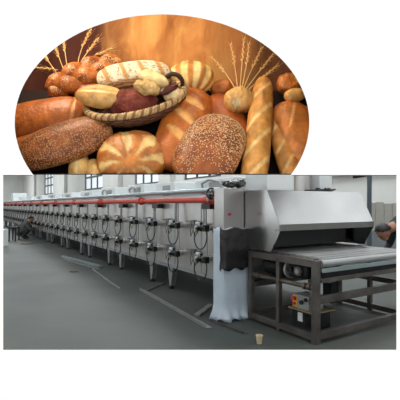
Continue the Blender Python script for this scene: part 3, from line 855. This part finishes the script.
# baguettes
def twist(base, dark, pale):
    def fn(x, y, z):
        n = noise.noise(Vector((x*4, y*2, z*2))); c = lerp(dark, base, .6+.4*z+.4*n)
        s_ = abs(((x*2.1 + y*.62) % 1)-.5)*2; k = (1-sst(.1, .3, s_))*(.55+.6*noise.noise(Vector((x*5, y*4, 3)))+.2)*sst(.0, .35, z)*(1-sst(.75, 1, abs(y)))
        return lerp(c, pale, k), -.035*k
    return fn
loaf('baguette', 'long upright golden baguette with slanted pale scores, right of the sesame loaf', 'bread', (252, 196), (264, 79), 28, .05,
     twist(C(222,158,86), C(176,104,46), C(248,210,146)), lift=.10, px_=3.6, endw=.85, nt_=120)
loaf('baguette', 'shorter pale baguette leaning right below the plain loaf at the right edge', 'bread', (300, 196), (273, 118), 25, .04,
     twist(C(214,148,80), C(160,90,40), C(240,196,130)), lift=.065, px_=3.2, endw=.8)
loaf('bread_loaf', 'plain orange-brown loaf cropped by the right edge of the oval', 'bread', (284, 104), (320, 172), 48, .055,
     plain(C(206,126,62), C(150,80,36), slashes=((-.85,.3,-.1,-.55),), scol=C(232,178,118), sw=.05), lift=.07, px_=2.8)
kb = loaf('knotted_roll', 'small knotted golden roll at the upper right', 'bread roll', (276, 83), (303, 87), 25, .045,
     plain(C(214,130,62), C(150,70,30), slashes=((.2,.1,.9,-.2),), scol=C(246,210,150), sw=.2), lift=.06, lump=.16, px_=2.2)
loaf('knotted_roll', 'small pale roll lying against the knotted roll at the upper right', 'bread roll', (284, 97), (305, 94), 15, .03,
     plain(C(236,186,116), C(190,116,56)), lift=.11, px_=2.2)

# braided loaf, upper left
def braid(name, label, p1, p2, wpx, h, lift, turns=2.6, seeds=2600, base=C(206,126,60)):
    A, B = on(*p1, lift), on(*p2, lift); ax = B-A; Ln = ax.length; ax.normalize()
    az = (EN-ax*EN.dot(ax)).normalized(); ay = az.cross(ax); W = wpx/400*A.y/2
    m = MB(); org = (A+B)/2-az*h; rnd = random.Random(3); sp = []
    for i in range(3):
        pts = []; rs = []
        for k in range(61):
            t = k/60; th = turns*2*PI*t/1.0*.5 + i*2*PI/3; env = math.sin(PI*(.06+.88*t))**.5
            pts.append(A + ax*Ln*t + ay*W*.5*env*math.sin(th) + az*h*.26*env*math.sin(2*th)); rs.append(h*.74*env)
        m.tube(pts, rs, 18)
        for q in range(seeds//3):
            k = rnd.randrange(2, 58); d = (pts[k+1]-pts[k-1]).normalized(); a = az.cross(d).normalized(); ang = rnd.gauss(0, .8)
            n_ = (az*math.cos(ang)+a*math.sin(ang)).normalized(); sp.append((pts[k]+ (pts[k+1]-pts[k])*rnd.random() + n_*rs[k], n_))
    for w in m.bm.verts: clampv(w.co)
    co_ = [w.co.copy() for w in m.bm.verts]
    o = m.build(name, BREAD, origin=org, sharp=80)
    ca = o.data.color_attributes.new('Col', 'FLOAT_COLOR', 'POINT')
    for i, p in enumerate(co_):
        n = noise.noise(p*30); c = lerp(C(140,64,28), base, .5+.9*n); ca.data[i].color = (*c, 1)
    tag(o, label, 'bread')
    sm = MB()
    for p, n_ in sp:
        tg = Matrix.Rotation(rnd.random()*6.28, 3, n_) @ n_.orthogonal().normalized(); R3 = Matrix((tg, n_.cross(tg), n_)).transposed()
        sm.ball(p+n_*.0005, .0028, 1, (1, .55, .35), R3)
    sm.build('seeds', SEED, o, kind='stuff', recalc=False)
braid('braided_loaf', 'plaited golden-brown loaf sprinkled with seeds at the upper left', (48, 90), (120, 62), 36, .062, .075)
loaf('bread_roll', 'small dark reddish bun between the plaited loaf and the basket', 'bread roll', (74, 96), (104, 88), 22, .035, plain(C(150,62,34), C(96,34,20)), lift=.06)

# ---- basket
bc = on(134, 104, .045)
rimL, rimR = on(86, 109, .115), on(184, 88, .135)
bx_ = (rimR-rimL); BW = bx_.length/2; bx_.normalize(); bz_ = (Vector((0,-.62,.78)) - bx_*Vector((0,-.62,.78)).dot(bx_)).normalized(); by_ = bz_.cross(bx_)
rc = (rimL+rimR)/2; BD = .16
bask = empty('bread_basket', rc-bz_*.11, 'oval wicker basket with a braided pale rim holding small breads', 'basket')
def bp(a, s=1, dz=0, r=0): return rc + bx_*(math.cos(a)*(BW*s+r)) + by_*(math.sin(a)*(BD*s+r)) + bz_*dz
for j in range(3):
    m = MB(); n = 360; pts = []
    for k in range(n):
        a = 2*PI*k/n; tw = a*40 + j*2*PI/3
        pts.append(bp(a, 1, (.010)*math.sin(tw), .010*math.cos(tw)))
    m.tube(pts, .0062, 6, closed=True)
    for w in m.bm.verts: clampv(w.co)
    m.build('rim_strand', WICKER if j < 2 else mat('brown_wicker', (140,100,62), .6), bask, sharp=80)
m = MB(); rings = []
for j in range(15):
    t = j/14; s_ = 1-.45*t**1.6; rings.append([m.v(bp(2*PI*k/96, s_, -.012-.075*t, .004*math.sin(k*PI/2+ (PI if j % 2 else 0))+.002)) for k in range(96)])
for A, B in zip(rings, rings[1:]):
    for k in range(96): m.f([A[k], A[(k+1)%96], B[(k+1)%96], B[k]])
m.f(rings[-1])
for w in m.bm.verts: clampv(w.co)
o = m.build('bowl', WICKD, bask, sharp=80); sd = o.modifiers.new('s', 'SOLIDIFY'); sd.thickness = .005; sd.offset = 1
m = MB()
for j in range(1, 8): m.tube([bp(2*PI*k/80, 1-.45*(j/8)**1.6, -.012-.075*j/8, .006+.003*math.sin(k*PI/2+j*PI)) for k in range(80)], .0045, 5, closed=True)
for w in m.bm.verts: clampv(w.co)
m.build('weave', mat('mid_wicker', (104,66,40), .6), bask, sharp=80)
hpts = [bp(.05, .98, .0), bp(-.05, .98, .04), bp(-.05, .92, .065), bp(-.0, .80, .075), bp(.1, .68, .06), bp(.2,.62,.035)]
sm_ = []
for i in range(25):
    t = i/24*(len(hpts)-1); a = int(min(t, len(hpts)-2)); f = t-a
    p0, p1, p2, p3 = hpts[max(a-1,0)], hpts[a], hpts[a+1], hpts[min(a+2, len(hpts)-1)]
    sm_.append(.5*((2*p1)+(p2-p0)*f+(2*p0-5*p1+4*p2-p3)*f*f+(3*p1-p0-3*p2+p3)*f**3))
m = MB(); m.tube(sm_, .0095, 10)
for i in range(1, 24): m.tube([sm_[i]+Vector((math.cos(a*PI/4)*.001, math.sin(a*PI/4)*.001, 0)) for a in range(2)], .011, 8)
m.build('handle', WICKD, bask)

# breads in the basket
loaf('scored_roll', 'pale tan split roll at the left end of the basket', 'bread roll', (75, 95), (127, 99), 27, .042,
     plain(C(228,178,116), C(184,122,66), slashes=((-.75,-.05,.7,-.05),), scol=C(246,212,158), sw=.10, sd=.10), lift=.16, px_=1.9, lump=.05)
def flour(x, y, z):
    n = noise.noise(Vector((x*7, y*6, z*6))); n2 = noise.noise(Vector((x*22, y*14, z*14)))
    c = lerp(C(238,228,214), C(176,128,84), sst(.08, .4, n2+.25*n))
    s_ = abs(((x*2.0+y*.22) % 1)-.5)*2; k = (1-sst(.16, .3, s_))*sst(.25, .45, z)*(1-sst(.6, .8, abs(y)))
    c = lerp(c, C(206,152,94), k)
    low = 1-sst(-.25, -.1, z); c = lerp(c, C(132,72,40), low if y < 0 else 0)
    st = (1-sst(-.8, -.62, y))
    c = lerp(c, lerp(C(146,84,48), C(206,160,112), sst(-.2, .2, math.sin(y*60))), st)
    return c, -.04*k
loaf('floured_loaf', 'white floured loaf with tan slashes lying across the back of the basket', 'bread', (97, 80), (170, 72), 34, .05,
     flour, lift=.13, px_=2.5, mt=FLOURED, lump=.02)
loaf('round_roll', 'dark red-brown round bun in the middle of the basket', 'bread roll', (111, 104), (157, 104), 36, .05,
     plain(C(128,48,32), C(78,24,18), slashes=((-.4,.2,.3,.1),), scol=C(150,70,50), sw=.1, sd=.04), lift=.145, px_=2.1, lump=.24, mt=FLOURED)
loaf('bread_roll', 'cream coloured smooth roll on the right end of the floured loaf', 'bread roll', (140, 74), (168, 86), 17, .03,
     plain(C(240,216,166), C(216,176,112)), lift=.175, px_=2.4)
loaf('bread_roll', 'small lumpy pale roll between the red-brown bun and the cream roll', 'bread roll', (134, 84), (160, 92), 16, .028,
     plain(C(214,176,120), C(166,120,74)), lift=.20, px_=2.2, lump=.25)
loaf('bread_roll', 'dark chocolate-brown crescent roll by the basket handle', 'bread roll', (160, 94), (177, 85), 9, .015,
     plain(C(96,40,34), C(58,20,18)), lift=.205, px_=2.4)
loaf('bread_roll', 'small white and brown bun beneath the basket handle at the right rim', 'bread roll', (164, 98), (183, 92), 15, .026,
     plain(C(232,204,160), C(150,84,44)), lift=.175, px_=2.2, lump=.2)

# ---- wheat
def wheat(p0, p1, label, group, h0=.06, h1=.06, earlen=.33, bend=0, seed=1, rs=.0024, awn=1):
    rnd = random.Random(seed)
    A, B = on(*p0, h0), on(*p1, h1)
    if B.y > NB-.06: B = CAM + (B-CAM)*((NB-.06)/B.y)
    if A.y > NB-.06: A = CAM + (A-CAM)*((NB-.06)/A.y)
    d = (B-A); side = d.cross(Vector((0,1,0))).normalized()
    pts = [A+d*t+side*bend*d.length*t*t for t in [i/16 for i in range(17)]]
    ne = int(16*(1-earlen))
    r = empty('wheat_stalk', A, label, 'wheat', group)
    m = MB(); m.tube(pts[:ne+2], rs, 6); m.build('stem', STRAW, r)
    m = MB(); e = pts[ne:]; n = 13
    for i in range(n):
        t = i/(n-1)*(len(e)-1); a = int(min(t, len(e)-2)); p = e[a].lerp(e[a+1], t-a); dr = (e[a+1]-e[a]).normalized()
        sgn = -1 if i % 2 else 1; sd = (side*sgn*math.cos(i*.9)+Vector((0,-1,0))*math.sin(i*1.7)*.8).normalized()
        z = (dr+sd*.45).normalized(); xx = z.orthogonal().normalized(); R3 = Matrix((xx, z.cross(xx), z)).transposed()
        s_ = .0115*(1-.35*(i/n))
        m.ball(p+sd*.0035, s_, 1, (.42,.42,1), R3)
        if awn: q = p+sd*.004; m.tube([q, q+(dr+sd*.28)*.022, q+(dr+sd*.36)*.045], [.0006, .0005, .0002], 4)
    m.build('ear', GRAIN, r, recalc=False)
G2 = 'wheat stalks standing in the small bun'
for i, (a, b, l, bd) in enumerate([((237, 92), (218, 55), 'leftmost wheat stalk standing in the small pale bun', .12), ((238, 92), (233, 44), 'second wheat stalk from the left in the small pale bun', .03),
        ((240, 92), (243, 38), 'tallest wheat stalk, third from the left in the small pale bun', -.02), ((241, 92), (252, 44), 'fourth wheat stalk from the left in the small pale bun', .04),
        ((242, 92), (260, 47), 'fifth wheat stalk from the left in the small pale bun', -.04), ((244, 92), (272, 52), 'sixth wheat stalk from the left in the small pale bun', -.05), ((246, 92), (276, 64), 'rightmost wheat stalk, leaning furthest over the baguette top', -.06)]):
    wheat(a, b, l, G2, .10, .10, .42, bd, i)
G1 = 'wheat stalks behind the plaited loaf'
for i, (a, b, l, bd) in enumerate([((58, 70), (33, 67), 'lowest wheat stalk behind the plaited loaf, lying level to the left', .0), ((56, 72), (44, 55), 'thin wheat stalk second from the left behind the plaited loaf', 0),
        ((63, 68), (54, 44), 'wheat stalk third from the left behind the plaited loaf', 0), ((67, 66), (63, 38), 'upright wheat stalk fourth from the left behind the plaited loaf', 0),
        ((78, 62), (84, 30), 'tall curved wheat stalk rising from the top of the plaited loaf', -.16), ((82, 60), (97, 38), 'right-leaning wheat stalk above the plaited loaf', -.05), ((88, 58), (112, 49), 'rightmost wheat stalk, lying almost level against the orange cloth', .0)]):
    wheat(a, b, l, G1, .06, .07, (.85, .3, .5, .4, .5, .6, .6)[i], bd, 20+i, rs=.0022)

# ------------------------------------------------------------------ light
w = bpy.data.worlds.new('world'); SC.world = w; w.use_nodes = True
w.node_tree.nodes['Background'].inputs['Color'].default_value = (1.0, .995, .98, 1); w.node_tree.nodes['Background'].inputs['Strength'].default_value = 1.15
def area(name, loc, target, size, size_y, power, color=(1,1,1)):
    l = bpy.data.lights.new(name, 'AREA'); l.shape = 'RECTANGLE'; l.size = size; l.size_y = size_y; l.energy = power; l.color = color
    o = bpy.data.objects.new(name, l); COL.objects.link(o); o.location = loc
    d = Vector(target)-Vector(loc); o.rotation_euler = d.to_track_quat('-Z', 'Y').to_euler(); return o
for i, (u, v, p) in enumerate(((2.5, 3.6, 170), (8, 3.6, 200), (15, 3, 260), (25, 2, 300), (40, 0, 700), (56, 0, 700), (0, -2.5, 60), (-1.6, 1.2, 110), (9, -3.5, 110), (22, -3.5, 160))):
    l = H((u, v, 7.6)); area('hall_fill_light', l, H((u, v, 0)), 3, 2, p*1.7, (.93, .98, 1.0))  # unseen area lights added under the closed ceiling to brighten the hall
area('niche_lamp', (-.75, 1.62, 2.72), (-.05, 1.9, 1.9), .3, .18, 12, (1., .86, .66))
area('niche_lamp', (.15, 1.66, 2.66), (-.1, 2.1, 2.2), .25, .15, 2.5, (1., .88, .7))

vs = SC.view_settings; vs.view_transform = 'Standard'; vs.look = 'None'; vs.gamma = 1; vs.exposure = 0; vs.use_curve_mapping = False
